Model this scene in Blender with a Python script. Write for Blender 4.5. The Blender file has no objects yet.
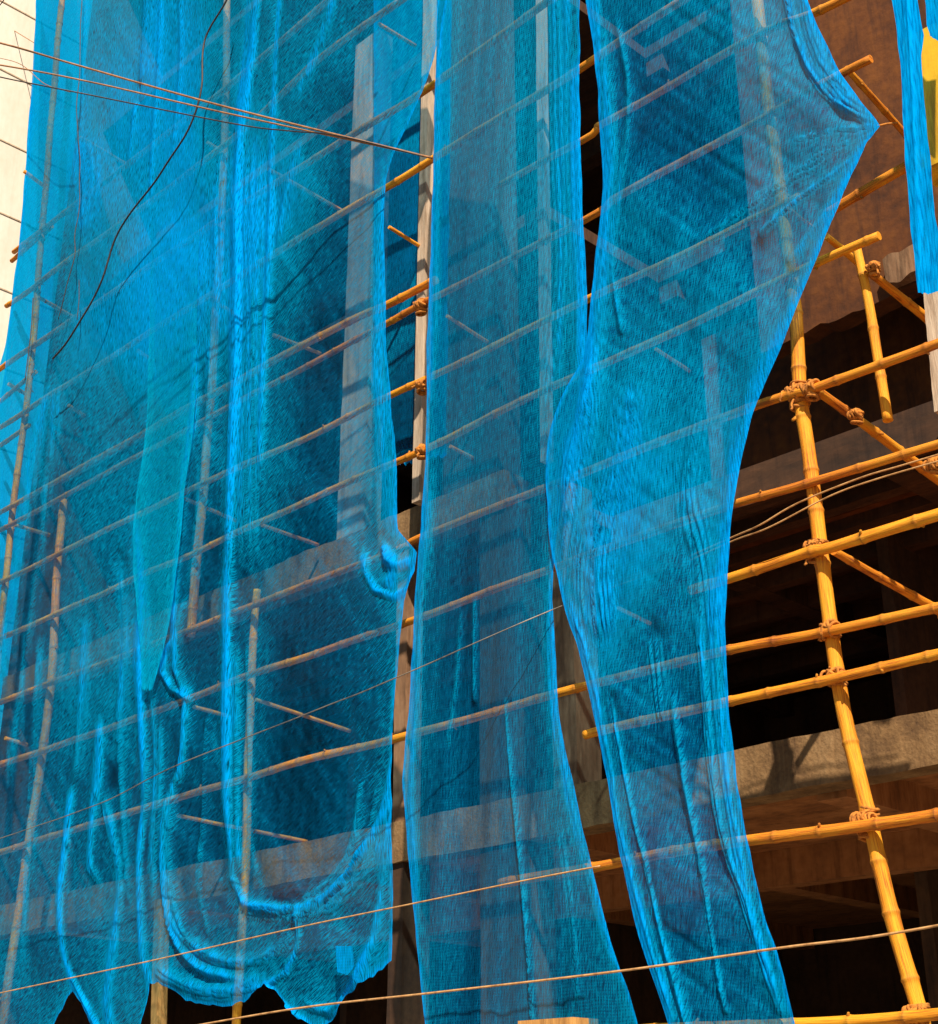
import bpy, math, random
import numpy as np
from mathutils import Vector, noise
random.seed(7)
R = math.radians
sc = bpy.context.scene
col = sc.collection

# ------------------------------------------------------------------ camera model (also used to lay things out at real places)
CW, CH, F = 938, 1024, 1480.0
D, HC = 8.0, 1.6
TH = math.atan(627 / F); AZ = R(45.5)
fw = np.array([-math.sin(AZ) * math.cos(TH), math.cos(AZ) * math.cos(TH), math.sin(TH)])
rt = np.array([math.cos(AZ), math.sin(AZ), 0.0])
up = np.cross(rt, fw)
CAM = np.array([0, -D, HC])
def ray(x, y): return fw * F + rt * (x - 469) - up * (y - 512)
def P(x, y, Y=0.0):
    d = ray(x, y); return CAM + d * ((Y + D) / d[1])
def PX(x, y, X):
    d = ray(x, y); return CAM + d * (X / d[0])
def pxr(p, n):            # n pixels as metres at point p
    return n * float(np.dot(np.array(p) - CAM, fw)) / F
def xy_grid(xs, ys, Y):
    d = fw[None, None, :] * F + rt[None, None, :] * (xs[..., None] - 469) - up[None, None, :] * (ys[..., None] - 512)
    return CAM + d * ((Y + D) / d[..., 1])[..., None]

# ------------------------------------------------------------------ materials
def newmat(name):
    m = bpy.data.materials.new(name); m.use_nodes = True
    nt = m.node_tree; nt.nodes.clear()
    return m, nt
def nd(nt, t, **kw):
    n = nt.nodes.new(t)
    for k, v in kw.items():
        if k.startswith('i_'): n.inputs[int(k[2:])].default_value = v
        else: setattr(n, k, v)
    return n
def ramp(nt, pts):
    n = nt.nodes.new('ShaderNodeValToRGB')
    el = n.color_ramp.elements
    while len(el) < len(pts): el.new(0.5)
    for e, (p, c) in zip(el, pts):
        e.position = p; e.color = (*c, 1) if len(c) == 3 else c
    return n
def surf_mat(name, cols, scale=3.0, stretch=(1, 1, 1), rough=0.9, bump=0.3, fine=40.0, coord='Object', bdist=0.02, stain=.7):
    m, nt = newmat(name)
    out = nd(nt, 'ShaderNodeOutputMaterial'); b = nd(nt, 'ShaderNodeBsdfPrincipled')
    tc = nd(nt, 'ShaderNodeTexCoord'); mp = nd(nt, 'ShaderNodeMapping')
    mp.inputs['Scale'].default_value = stretch
    n1 = nd(nt, 'ShaderNodeTexNoise'); n1.inputs['Scale'].default_value = scale; n1.inputs['Detail'].default_value = 9; n1.inputs['Roughness'].default_value = .65
    n2 = nd(nt, 'ShaderNodeTexNoise'); n2.inputs['Scale'].default_value = fine; n2.inputs['Detail'].default_value = 4
    rp = ramp(nt, cols)
    mx = nd(nt, 'ShaderNodeMath', operation='MULTIPLY_ADD'); mx.inputs[1].default_value = .35
    sb = nd(nt, 'ShaderNodeMath', operation='SUBTRACT'); sb.inputs[1].default_value = .175
    L = nt.links.new
    L(tc.outputs[coord], mp.inputs[0]); L(mp.outputs[0], n1.inputs[0]); L(mp.outputs[0], n2.inputs[0])
    L(n2.outputs[0], mx.inputs[0]); L(n1.outputs[0], mx.inputs[2]); L(mx.outputs[0], sb.inputs[0]); L(sb.outputs[0], rp.inputs[0])
    mp3 = nd(nt, 'ShaderNodeMapping'); mp3.inputs['Scale'].default_value = (5, 5, .5)
    n3 = nd(nt, 'ShaderNodeTexNoise'); n3.inputs['Scale'].default_value = 1.6; n3.inputs['Detail'].default_value = 6; n3.inputs['Roughness'].default_value = .7
    rp3 = ramp(nt, [(.36, (.42, .36, .30)), (.48, (.92, .90, .88)), (.6, (1.08, 1.06, 1.04))])
    st = nd(nt, 'ShaderNodeMix', data_type='RGBA', blend_type='MULTIPLY'); st.inputs[0].default_value = stain
    L(tc.outputs[coord], mp3.inputs[0]); L(mp3.outputs[0], n3.inputs[0]); L(n3.outputs[0], rp3.inputs[0])
    L(rp.outputs[0], st.inputs[6]); L(rp3.outputs[0], st.inputs[7])
    L(st.outputs[2], b.inputs['Base Color']); b.inputs['Roughness'].default_value = rough
    bp = nd(nt, 'ShaderNodeBump'); bp.inputs['Strength'].default_value = bump; bp.inputs['Distance'].default_value = bdist
    L(mx.outputs[0], bp.inputs['Height']); L(bp.outputs[0], b.inputs['Normal']); L(b.outputs[0], out.inputs[0])
    return m
M = {}
M['concrete'] = surf_mat('rough_concrete', [(.28, (.10, .05, .018)), (.5, (.21, .115, .042)), (.72, (.31, .185, .078))], 2.6, fine=34, bump=1.0)
M['column'] = surf_mat('column_concrete', [(.3, (.16, .11, .07)), (.5, (.27, .20, .13)), (.72, (.38, .29, .19))], 1.6, (1, 1, .35), fine=25, bump=.5)
M['pale_plaster'] = surf_mat('pale_plaster', [(.3, (.28, .21, .15)), (.6, (.42, .34, .26))], 1.6, (1, 1, .4), fine=25, bump=.4)
M['soffit'] = surf_mat('warm_lit_formwork_soffit', [(.3, (.20, .075, .022)), (.5, (.36, .14, .04)), (.7, (.46, .20, .07))], 1.2, (1, 3, 1), fine=14, bump=.5)  # orange bounce light is put into the soffit colour
M['inner'] = surf_mat('shaded_brown_blockwork', [(.3, (.028, .012, .004)), (.5, (.06, .026, .009)), (.7, (.09, .042, .016))], 1.5, fine=18, bump=.6)  # interior shade put into the blockwork colour to keep the rooms dark
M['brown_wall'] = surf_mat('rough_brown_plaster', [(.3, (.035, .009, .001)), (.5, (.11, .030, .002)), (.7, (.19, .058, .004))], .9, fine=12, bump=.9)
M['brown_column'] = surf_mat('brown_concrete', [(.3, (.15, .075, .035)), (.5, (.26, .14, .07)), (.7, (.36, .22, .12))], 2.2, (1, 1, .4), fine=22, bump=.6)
M['soffit_shaded'] = surf_mat('shaded_formwork_soffit', [(.3, (.03, .013, .005)), (.5, (.065, .027, .01)), (.7, (.12, .05, .019))], 1.2, (.5, 3, 1), fine=14, bump=.6)  # same soffit darkened: the shade of the upper bays is in its colour
M['dimmed_column'] = surf_mat('dimmed_brown_concrete', [(.3, (.035, .026, .018)), (.5, (.06, .047, .032)), (.7, (.085, .068, .048))], 2.2, (1, 1, .4), fine=22, bump=.6)  # darkened copy of the brown concrete, muting sun and shadows on the columns
M['cream'] = surf_mat('cream_stucco', [(.3, (.74, .66, .54)), (.6, (.84, .78, .68))], .6, (1, 1, .5), fine=12, bump=.2, stain=.08)
M['joint'] = surf_mat('joint_render', [(.3, (.50, .38, .27)), (.6, (.60, .48, .34))], 3)
M['rope'] = surf_mat('coir_rope', [(.3, (.20, .065, .008)), (.6, (.62, .23, .03))], 30, fine=200, bump=.8, bdist=.004)
M['timber'] = surf_mat('weathered_timber', [(.3, (.42, .30, .20)), (.5, (.55, .42, .30)), (.7, (.66, .54, .40))], 5, (6, 6, .5), fine=30, bump=.4)
M['plank'] = surf_mat('orange_timber', [(.3, (.45, .20, .05)), (.6, (.70, .36, .10))], 5, (6, 6, .5), fine=30, bump=.4)
M['yellow'] = surf_mat('yellow_paint', [(.3, (.80, .42, .02)), (.6, (.86, .52, .02))], 2, fine=20, bump=.2, rough=.5)
M['cable'] = surf_mat('black_cable', [(.3, (.02, .012, .01)), (.7, (.05, .025, .015))], 20, rough=.55, bump=.1)
M['cable_brown'] = surf_mat('brown_rubber_cable', [(.3, (.22, .09, .03)), (.6, (.42, .20, .07))], 12, rough=.6, bump=.1)  # brown rubber colour
M['wire'] = surf_mat('thin_wire', [(.3, (.50, .24, .08)), (.6, (.70, .40, .16))], 12, rough=.5, bump=.1)
M['wire_dark'] = surf_mat('thin_dark_wire', [(.3, (.05, .06, .07)), (.7, (.35, .28, .2))], 2, rough=.5, bump=.1)
M['road'] = surf_mat('asphalt', [(.3, (.04, .04, .042)), (.7, (.07, .068, .065))], 3, fine=90, bump=.6)
M['dirt'] = surf_mat('dusty_ground', [(.3, (.25, .18, .11)), (.7, (.38, .29, .19))], 1.0, fine=30, bump=.5)
M['paving'] = surf_mat('pavement_slabs', [(.3, (.28, .24, .2)), (.7, (.4, .36, .3))], 2, fine=50, bump=.4)
M['paint'] = surf_mat('road_paint', [(.3, (.6, .6, .58)), (.7, (.8, .8, .78))], 5, fine=60)

def bamboo_mat(name, dark, mid, light):
    m, nt = newmat(name); L = nt.links.new
    out = nd(nt, 'ShaderNodeOutputMaterial'); b = nd(nt, 'ShaderNodeBsdfPrincipled')
    uv = nd(nt, 'ShaderNodeUVMap'); uv.uv_map = 'cloth'
    mp = nd(nt, 'ShaderNodeMapping'); mp.inputs['Scale'].default_value = (7, 1.3, 1)
    n1 = nd(nt, 'ShaderNodeTexNoise'); n1.inputs['Scale'].default_value = 3; n1.inputs['Detail'].default_value = 8; n1.inputs['Roughness'].default_value = .7
    mp2 = nd(nt, 'ShaderNodeMapping'); mp2.inputs['Scale'].default_value = (20, .9, 1)
    n2 = nd(nt, 'ShaderNodeTexNoise'); n2.inputs['Scale'].default_value = 5; n2.inputs['Detail'].default_value = 5
    n3 = nd(nt, 'ShaderNodeTexNoise'); n3.inputs['Scale'].default_value = 1.1
    L(uv.outputs[0], mp.inputs[0]); L(uv.outputs[0], mp2.inputs[0]); L(mp.outputs[0], n1.inputs[0]); L(mp2.outputs[0], n2.inputs[0]); L(uv.outputs[0], n3.inputs[0])
    a = nd(nt, 'ShaderNodeMath', operation='MULTIPLY_ADD'); a.inputs[1].default_value = .5
    L(n2.outputs[0], a.inputs[0]); L(n1.outputs[0], a.inputs[2])
    a2 = nd(nt, 'ShaderNodeMath', operation='MULTIPLY_ADD'); a2.inputs[1].default_value = .5
    L(n3.outputs[0], a2.inputs[0]); L(a.outputs[0], a2.inputs[2])
    hv = nd(nt, 'ShaderNodeMath', operation='MULTIPLY'); hv.inputs[1].default_value = .5; L(a2.outputs[0], hv.inputs[0])
    rp = ramp(nt, [(.40, dark), (.49, mid), (.57, light)])
    at = nd(nt, 'ShaderNodeAttribute', attribute_name='node')
    mx = nd(nt, 'ShaderNodeMix', data_type='RGBA')
    mx.inputs[7].default_value = (.14, .05, .012, 1)
    mul = nd(nt, 'ShaderNodeMath', operation='MULTIPLY'); mul.inputs[1].default_value = .75
    L(hv.outputs[0], rp.inputs[0]); L(rp.outputs[0], mx.inputs[6]); L(at.outputs['Fac'], mul.inputs[0]); L(mul.outputs[0], mx.inputs[0])
    oi = nd(nt, 'ShaderNodeObjectInfo'); hs = nd(nt, 'ShaderNodeHueSaturation')
    r1 = nd(nt, 'ShaderNodeMapRange'); r1.inputs[3].default_value = .76; r1.inputs[4].default_value = .98; L(oi.outputs['Random'], r1.inputs[0])
    r2 = nd(nt, 'ShaderNodeMapRange'); r2.inputs[3].default_value = .494; r2.inputs[4].default_value = .504; L(oi.outputs['Random'], r2.inputs[0])
    L(r1.outputs[0], hs.inputs['Value']); L(r2.outputs[0], hs.inputs['Hue']); L(mx.outputs[2], hs.inputs['Color'])
    L(hs.outputs[0], b.inputs['Base Color']); b.inputs['Roughness'].default_value = .68
    bp = nd(nt, 'ShaderNodeBump'); bp.inputs['Strength'].default_value = .7; bp.inputs['Distance'].default_value = .008
    L(a.outputs[0], bp.inputs['Height']); L(bp.outputs[0], b.inputs['Normal']); L(b.outputs[0], out.inputs[0])
    return m
M['bamboo'] = bamboo_mat('bamboo', (.32, .065, .002), (.90, .29, .003), (.98, .45, .015))

def net_mat(name, ang=0.0, fine=1.0, streak=.5, wave=1.0, c0=(.0, .26, .60), c1=(.0, .38, 1.0), tint=(.48, .76, .95), grid=.16):
    """woven plastic safety netting: coverage (alpha) is threads against gaps, by cloth coordinates and the density of the gathers"""
    m, nt = newmat(name); L = nt.links.new
    out = nd(nt, 'ShaderNodeOutputMaterial')
    uv = nd(nt, 'ShaderNodeUVMap'); uv.uv_map = 'cloth'
    at = nd(nt, 'ShaderNodeAttribute', attribute_name='coverage')
    def aniso(rot, sx, sy, sc_, det=3, rough=.5):
        mp = nd(nt, 'ShaderNodeMapping'); mp.vector_type = 'POINT'
        rot_n = nd(nt, 'ShaderNodeVectorRotate', rotation_type='Z_AXIS'); rot_n.inputs['Angle'].default_value = rot
        mp.inputs['Scale'].default_value = (sx, sy, 1)
        n = nd(nt, 'ShaderNodeTexNoise'); n.inputs['Scale'].default_value = sc_; n.inputs['Detail'].default_value = det; n.inputs['Roughness'].default_value = rough
        L(uv.outputs[0], rot_n.inputs[0]); L(rot_n.outputs[0], mp.inputs[0]); L(mp.outputs[0], n.inputs[0])
        return n.outputs[0]
    def math_(op, a, b=None, clamp=False):
        n = nd(nt, 'ShaderNodeMath', operation=op); n.use_clamp = clamp
        for i, v in enumerate((a, b)):
            if v is None: continue
            if isinstance(v, (int, float)): n.inputs[i].default_value = v
            else: L(v, n.inputs[i])
        return n.outputs[0]
    s1 = aniso(-ang, 1.6, 16, 2.6 * fine, 4, .6)      # long streaks along ang
    s2 = aniso(-ang + .05, 5, 45, 1.6 * fine, 2)        # hair-fine threads
    s3 = aniso(-ang + R(88), 3.0, 38, 1.6 * fine, 2)    # threads across
    s4 = aniso(0, 1.2, .45, .8, 5, .6)                  # broad wear
    g1 = aniso(R(-88), 1.0, 26, 2.2 * fine, 4, .6)      # threads drawn upright in the gathers
    gf = nd(nt, 'ShaderNodeMapRange'); gf.inputs[1].default_value = .72; gf.inputs[2].default_value = 1.1; L(at.outputs['Fac'], gf.inputs[0])
    gm = nd(nt, 'ShaderNodeMix'); L(gf.outputs[0], gm.inputs[0]); L(s1, gm.inputs[2]); L(g1, gm.inputs[3]); s1 = gm.outputs[0]
    g2 = aniso(R(-89), 4, 42, 1.6 * fine, 2); gn = nd(nt, 'ShaderNodeMix'); L(gf.outputs[0], gn.inputs[0]); L(s2, gn.inputs[2]); L(g2, gn.inputs[3]); s2 = gn.outputs[0]
    gk = math_('SUBTRACT', 1.0, math_('MULTIPLY', gf.outputs[0], .8))
    def cen(x, k): return math_('MULTIPLY', math_('SUBTRACT', x, .5), k)
    t = math_('ADD', cen(s1, 2.0 * streak), cen(s2, 3.4 * streak))
    t = math_('ADD', t, math_('MULTIPLY', gk, cen(s3, 1.5 * streak)))
    t = math_('ADD', t, cen(s4, 1.1))
    t = math_('ADD', t, 1.0)
    sp = nd(nt, 'ShaderNodeSeparateXYZ'); L(uv.outputs[0], sp.inputs[0])
    wv = cen(aniso(0, 1, 1, 3.0, 2), .05)
    gu = math_('SINE', math_('MULTIPLY', math_('ADD', sp.outputs[0], wv), 6.2832 / .026)); gv = math_('SINE', math_('MULTIPLY', math_('ADD', sp.outputs[1], wv), 6.2832 / .022))
    t = math_('ADD', t, math_('MULTIPLY', math_('MAXIMUM', gu, gv), grid))
    al = math_('MULTIPLY', at.outputs['Fac'], t)
    # saturating coverage
    al = math_('SUBTRACT', 1.0, math_('POWER', 2.718, math_('MULTIPLY', al, -1.0)))
    al = math_('MAXIMUM', math_('MINIMUM', al, .985), .004)
    rp = ramp(nt, [(.28, c0), (.58, tuple(.45 * p + .55 * q for p, q in zip(c0, (0, .52, .82)))), (.9, c1)])
    L(al, rp.inputs[0])
    hs = nd(nt, 'ShaderNodeMix', data_type='RGBA', blend_type='MULTIPLY'); hs.inputs[0].default_value = 1
    rp2 = ramp(nt, [(.34, (.52, .54, .64)), (.56, (1.0, 1.0, 1.0))]); L(s2, rp2.inputs[0])
    L(rp.outputs[0], hs.inputs[6]); L(rp2.outputs[0], hs.inputs[7])
    df = nd(nt, 'ShaderNodeBsdfDiffuse'); tl = nd(nt, 'ShaderNodeBsdfTranslucent')
    L(hs.outputs[2], df.inputs[0]); L(hs.outputs[2], tl.inputs[0])
    bp = nd(nt, 'ShaderNodeBump'); bp.inputs['Strength'].default_value = .35; bp.inputs['Distance'].default_value = .02
    L(s1, bp.inputs['Height']); L(bp.outputs[0], df.inputs['Normal'])
    m1 = nd(nt, 'ShaderNodeMixShader'); m1.inputs[0].default_value = .16
    L(df.outputs[0], m1.inputs[1]); L(tl.outputs[0], m1.inputs[2])
    tr = nd(nt, 'ShaderNodeBsdfTransparent'); tm = nd(nt, 'ShaderNodeMix', data_type='RGBA'); tm.inputs[6].default_value = (1, 1, 1, 1); tm.inputs[7].default_value = (*tint, 1)
    L(math_('MULTIPLY', al, 2.2, True), tm.inputs[0]); L(tm.outputs[2], tr.inputs[0])
    m2 = nd(nt, 'ShaderNodeMixShader'); L(al, m2.inputs[0]); L(tr.outputs[0], m2.inputs[1]); L(m1.outputs[0], m2.inputs[2])
    L(m2.outputs[0], out.inputs[0])
    return m
M['net_left'] = net_mat('blue_net_slanting_threads', R(33), 1.5, .85, grid=.08)
M['net_teal'] = net_mat('blue_net_teal', R(60), 1.4, .8, grid=.08, c0=(.0, .52, .80), c1=(.0, .50, .95), tint=(.85, .95, 1))  # lighter teal than the other nets
M['net_mid'] = net_mat('blue_net_upright_threads', R(84), 1.6, .5, grid=.22)
M['net_right'] = net_mat('blue_net_slack_threads', R(76), 1.6, .6, c0=(.0, .28, .70))
M['net_dense'] = net_mat('blue_net_doubled', R(86), 1.1, .35, c0=(.0, .38, .95), c1=(.0, .40, 1.0), tint=(.03, .58, 1))

# ------------------------------------------------------------------ mesh helpers
def link(o, parent=None):
    col.objects.link(o)
    if parent: o.parent = parent
    return o
def meta(o, label=None, cat=None, group=None, kind=None):
    if label: o['label'] = label
    if cat: o['category'] = cat
    if group: o['group'] = group
    if kind: o['kind'] = kind
    return o
class MB:
    def __init__(s): s.v = []; s.f = []; s.uv = []; s.nodeattr = []
    def box(s, x0, x1, y0, y1, z0, z1):
        b = len(s.v)
        s.v += [(x, y, z) for z in (z0, z1) for y in (y0, y1) for x in (x0, x1)]
        s.f += [tuple(b + i for i in q) for q in ((0, 2, 3, 1), (4, 5, 7, 6), (0, 1, 5, 4), (2, 6, 7, 3), (0, 4, 6, 2), (1, 3, 7, 5))]
    def rough_box(s, x0, x1, y0, y1, z0, z1, nx, amp, seed=0, top=True):
        """slab strip whose front arrises are uneven, as cast concrete"""
        b = len(s.v); n = nx + 1
        for i in range(n):
            x = x0 + (x1 - x0) * i / nx
            def w(k, a=amp): return a * (noise.noise(Vector((x * 1.7, k * 9.1, seed))) + .6 * noise.noise(Vector((x * 7, k * 5.3, seed + 4))))
            s.v += [(x, y0 + w(1), z0 + w(2)), (x, y0 + w(3), z1 + w(4)), (x, y1, z1), (x, y1, z0)]
        for i in range(nx):
            a = b + 4 * i; c = a + 4
            for j in range(4):
                k = (j + 1) % 4
                s.f.append((a + j, c + j, c + k, a + k))
        s.f.append((b, b + 1, b + 2, b + 3)); e = b + 4 * nx; s.f.append((e + 3, e + 2, e + 1, e))
    def tube(s, pts, rad, seg=12, caps=True, uvoff=0.0, nodes=None):
        pts = [Vector(p) for p in pts]; b = len(s.v); n = len(pts)
        T = []
        for i in range(n):
            t = (pts[min(i + 1, n - 1)] - pts[max(i - 1, 0)]); T.append(t.normalized() if t.length > 1e-9 else Vector((0, 0, 1)))
        ref = Vector((0, 0, 1)) if abs(T[0].z) < .9 else Vector((1, 0, 0))
        nrm = (ref - T[0] * ref.dot(T[0])).normalized(); Ln = 0
        for i in range(n):
            nrm = (nrm - T[i] * nrm.dot(T[i])).normalized(); bi = T[i].cross(nrm)
            if i: Ln += (pts[i] - pts[i - 1]).length
            r = rad[i] if hasattr(rad, '__len__') else rad
            for k in range(seg):
                a = 2 * math.pi * k / seg
                s.v.append(tuple(pts[i] + (nrm * math.cos(a) + bi * math.sin(a)) * r))
                s.uv.append((math.sin(a * .5) * .5 + uvoff, Ln + uvoff * 3)); s.nodeattr.append(nodes[i] if nodes else 0)
        for i in range(n - 1):
            for k in range(seg):
                a = b + i * seg + k; c = b + i * seg + (k + 1) % seg
                s.f.append((a, c, c + seg, a + seg))
        if caps:
            s.f.append(tuple(b + k for k in reversed(range(seg)))); s.f.append(tuple(b + (n - 1) * seg + k for k in range(seg)))
    def build(s, name, mat, parent=None, smooth=False, origin=None):
        me = bpy.data.meshes.new(name)
        o0 = origin if origin is not None else (0, 0, 0)
        me.from_pydata([(v[0] - o0[0], v[1] - o0[1], v[2] - o0[2]) for v in s.v], [], s.f); me.update()
        if s.uv and len(s.uv) == len(s.v):
            ul = me.uv_layers.new(name='cloth')
            li = np.zeros(len(me.loops), dtype=np.int32); me.loops.foreach_get('vertex_index', li)
            ul.data.foreach_set('uv', np.array(s.uv, dtype=np.float32)[li].ravel())
            at = me.attributes.new('node', 'FLOAT', 'POINT'); at.data.foreach_set('value', np.array(s.nodeattr, dtype=np.float32))
        for q in (mat if isinstance(mat, (list, tuple)) else [mat]): me.materials.append(q)
        if smooth: me.polygons.foreach_set('use_smooth', [True] * len(me.polygons))
        o = bpy.data.objects.new(name, me); link(o, parent)
        if origin is not None: o.location = origin
        return o

def resample(pts, step):
    """Catmull-Rom through pts, even steps"""
    pts = [np.array(p, float) for p in pts]; out = []
    if len(pts) == 2:
        n = max(2, int(np.linalg.norm(pts[1] - pts[0]) / step) + 1)
        return [pts[0] + (pts[1] - pts[0]) * i / (n - 1) for i in range(n)]
    q = [2 * pts[0] - pts[1]] + pts + [2 * pts[-1] - pts[-2]]
    for i in range(1, len(q) - 2):
        p0, p1, p2, p3 = q[i - 1:i + 3]; n = max(1, int(np.linalg.norm(p2 - p1) / step))
        for k in range(n):
            t = k / n
            out.append(.5 * ((2 * p1) + (-p0 + p2) * t + (2 * p0 - 5 * p1 + 4 * p2 - p3) * t * t + (-p0 + 3 * p1 - 3 * p2 + p3) * t ** 3))
    out.append(pts[-1]); return out

bid = [0]
def bamboo(name, pts, r0, r1, label, cat, group, mat='bamboo', wob=.006, seg=14):
    bid[0] += 1; s = bid[0]; rs = random.Random(s)
    base = resample(pts, .05); n = len(base)
    # node positions
    acc = 0; dist = [0]
    for i in range(1, n): acc += float(np.linalg.norm(base[i] - base[i - 1])); dist.append(acc)
    nodes = []; x = rs.uniform(.05, .3)
    while x < acc: nodes.append(x); x += rs.uniform(.30, .46)
    extra = sorted(set([round(q + e, 4) for q in nodes for e in (-.03, -.014, -.005, .005, .014, .03) if 0 < q + e < acc] + [round(d, 4) for d in dist]))
    P_, rad, na = [], [], []
    dist = np.array(dist); B = np.array(base)
    for d in extra:
        p = np.array([np.interp(d, dist, B[:, k]) for k in range(3)])
        w = Vector((noise.noise(Vector((d * .9, s * 3.1, 0))), noise.noise(Vector((d * .9, s * 3.1, 7))), noise.noise(Vector((d * .9, s * 3.1, 13))))) * wob * 3
        t = d / acc; r = r0 + (r1 - r0) * t
        dn = min([abs(d - q) for q in nodes] or [9])
        bump = .13 * math.exp(-(dn / .012) ** 2) + .05 * math.exp(-(dn / .05) ** 2)
        r *= 1 + bump + .03 * noise.noise(Vector((d * 2.2, s, 3)))
        P_.append(p + np.array(w)); rad.append(r); na.append(max(0, 1 - abs(dn) / .009) if dn < .009 else (.35 * math.exp(-(dn / .03) ** 2)))
    m = MB(); m.tube(P_, rad, seg, True, s * .73, na)
    # branch stubs left on some nodes
    for q in nodes:
        if rs.random() < .25 and r0 > .022:
            i = int(np.argmin(abs(np.array(extra) - q))); p = Vector(P_[i]); a = rs.uniform(0, 6.28)
            tdir = Vector(P_[min(i + 2, len(P_) - 1)]) - Vector(P_[max(i - 2, 0)]); tdir.normalize()
            side = tdir.orthogonal().normalized(); side.rotate(__import__('mathutils').Quaternion(tdir, a))
            e = p + side * rad[i] * 1.45 + tdir * rad[i] * .5
            m.tube([p + side * rad[i] * .6, e], [rad[i] * .32, rad[i] * .18], 6, True, s * .73, [0, .6])
    o = m.build(name, M[mat], smooth=True, origin=tuple(P_[0]))
    o.data.polygons.foreach_set('use_smooth', [len(p.vertices) == 4 for p in o.data.polygons])
    return meta(o, label, cat, group)

# ------------------------------------------------------------------ setting: ground
m = MB(); m.box(-400, 400, -400, 400, -1.0, -.02); meta(m.build('ground', M['dirt']), kind='structure')
m = MB(); m.box(-300, 300, -13, -3.2, -.4, -.016); meta(m.build('road', M['road']), kind='structure')
m = MB(); m.box(-300, 300, -3.2, -3.05, -.4, .13); m.box(-300, 300, -13.15, -13.0, -.4, .13); meta(m.build('kerb', M['concrete']), kind='structure')
m = MB(); m.box(-300, 300, -3.05, -1.4, -.4, .12); m.box(-300, 300, -15.5, -13.15, -.4, .12); meta(m.build('pavement', M['paving']), kind='structure')
m = MB()
for i in range(-30, 30): m.box(i * 5, i * 5 + 2.2, -8.2, -8.08, -.015, -.012)
meta(m.build('road_marking', M['paint']), kind='structure')

# ------------------------------------------------------------------ concrete frame building
YF = .8
XL, XR = -17.7, 9.0
ZS = [4.2, 7.2, 10.2, 13.2, 16.2, 19.2, 22.2, 25.2]
bld = bpy.data.objects.new('concrete_building', None); link(bld); bld.location = (-9, YF, 0)
meta(bld, 'unfinished brown concrete frame building behind the bamboo scaffold', 'building')
def bpart(mb, name, mat, label=None):
    o = mb.build(name, M[mat]); o.parent = bld; o.matrix_parent_inverse.identity(); o.location = (9, -YF, 0)
    if label: o['label'] = label
    return o
XB = -8.5                                # the slab edge of the upper floor stops here; right of it the bay is open to the recess
for i, z in enumerate(ZS):
    x1 = XR if i == 0 else XB
    if i in (0, 1, 7):
        m = MB(); m.rough_box(XL, x1, YF, YF + .25, z - .36, z, 260, .016, i)
        bpart(m, 'edge_beam', 'concrete', 'rough slab edge crossing below the bare lower opening' if i == 0 else None)
    y0 = YF + .25 if i in (0, 1, 7) else 3.0
    m = MB()
    if i == 1:
        m.box(XL, XB, y0, 2.3, z - .16, z - .02); y0 = 2.3
    if 2 <= i < 7: m.box(XL, XB + .2, 1.2, y0, z - .16, z - .02)  # slab fronts added to keep the sun off the walls behind
    m.box(XL, XR, y0, 9, z - .16, z - .02)
    bpart(m, 'floor_slab', 'soffit' if i < 1 else 'soffit_shaded')
    m = MB()
    for x in np.arange(XL + 1.7, XR, 2.6): m.box(x - .12, x + .12, y0 + .03, 8.58, z - .40, z - .158)
    if i == 1:
        m.rough_box(XB + .02, XR - .22, 2.25, 2.45, z - .40, z - .162, 120, .014, 5)
        for y in (3.0, 3.5, 4.2, 5.0, 5.9, 6.8): m.rough_box(XL + .3, XR - .22, y, y + .16, z - .34 - .05 * (y > 4), z - .162, 100, .01, y)
    else: m.box(XL + .22, XR - .22, 3.62, 3.83, z - .48, z - .162)
    bpart(m, 'ceiling_beam', 'soffit' if i < 1 else 'soffit_shaded')
def column(px0, px1, py, fl, mat='column', dep=.32, Y=YF + .03):
    z0 = ZS[fl - 1] - .02 if fl > 0 else -.02; z1 = ZS[fl] - .345
    a = P(px0, py, Y)[0]; b = P(px1, py, Y)[0]
    m = MB(); n = 26
    bb = len(m.v)
    for i in range(n + 1):
        z = z0 + (z1 - z0) * i / n
        w = lambda k: .008 * noise.noise(Vector((a * 3, k * 4.4, z * 3)))
        m.v += [(a + w(1), Y + w(2), z), (b + w(3), Y + w(4), z), (b + w(5), Y + dep, z), (a + w(6), Y + dep, z)]
    for i in range(n):
        for j in range(4):
            k = (j + 1) % 4; q = bb + 4 * i
            m.f.append((q + j, q + k, q + 4 + k, q + 4 + j))
    return bpart(m, 'column', mat)
# front columns
def tall_column(px0, px1, py, z0, z1, mat, dep=.3, Y=YF + .03):
    a = P(px0, py, Y)[0]; b = P(px1, py, Y)[0]; m = MB(); n = 90
    for i in range(n + 1):
        z = z0 + (z1 - z0) * i / n; w = lambda k: .010 * noise.noise(Vector((a * 3, k * 4.4, z * 3)))
        m.v += [(a + w(1), Y + w(2), z), (b + w(3), Y + w(4), z), (b + w(5), Y + dep, z), (a + w(6), Y + dep, z)]
    for i in range(n):
        for j in range(4):
            k = (j + 1) % 4; q = 4 * i; m.f.append((q + j, q + k, q + 4 + k, q + 4 + j))
    m.f.append((4 * n, 4 * n + 1, 4 * n + 2, 4 * n + 3))
    return bpart(m, 'column', mat, )
tall_column(340, 366, 450, 7.195, 13.5, 'pale_plaster', .22).__setitem__('label', 'tall pale plastered column behind the left net')
tall_column(444, 496, 200, 7.195, 25.0, 'dimmed_column')
tall_column(150, 166, 300, 7.195, 25.0, 'inner', .3, 2.2)
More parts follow.
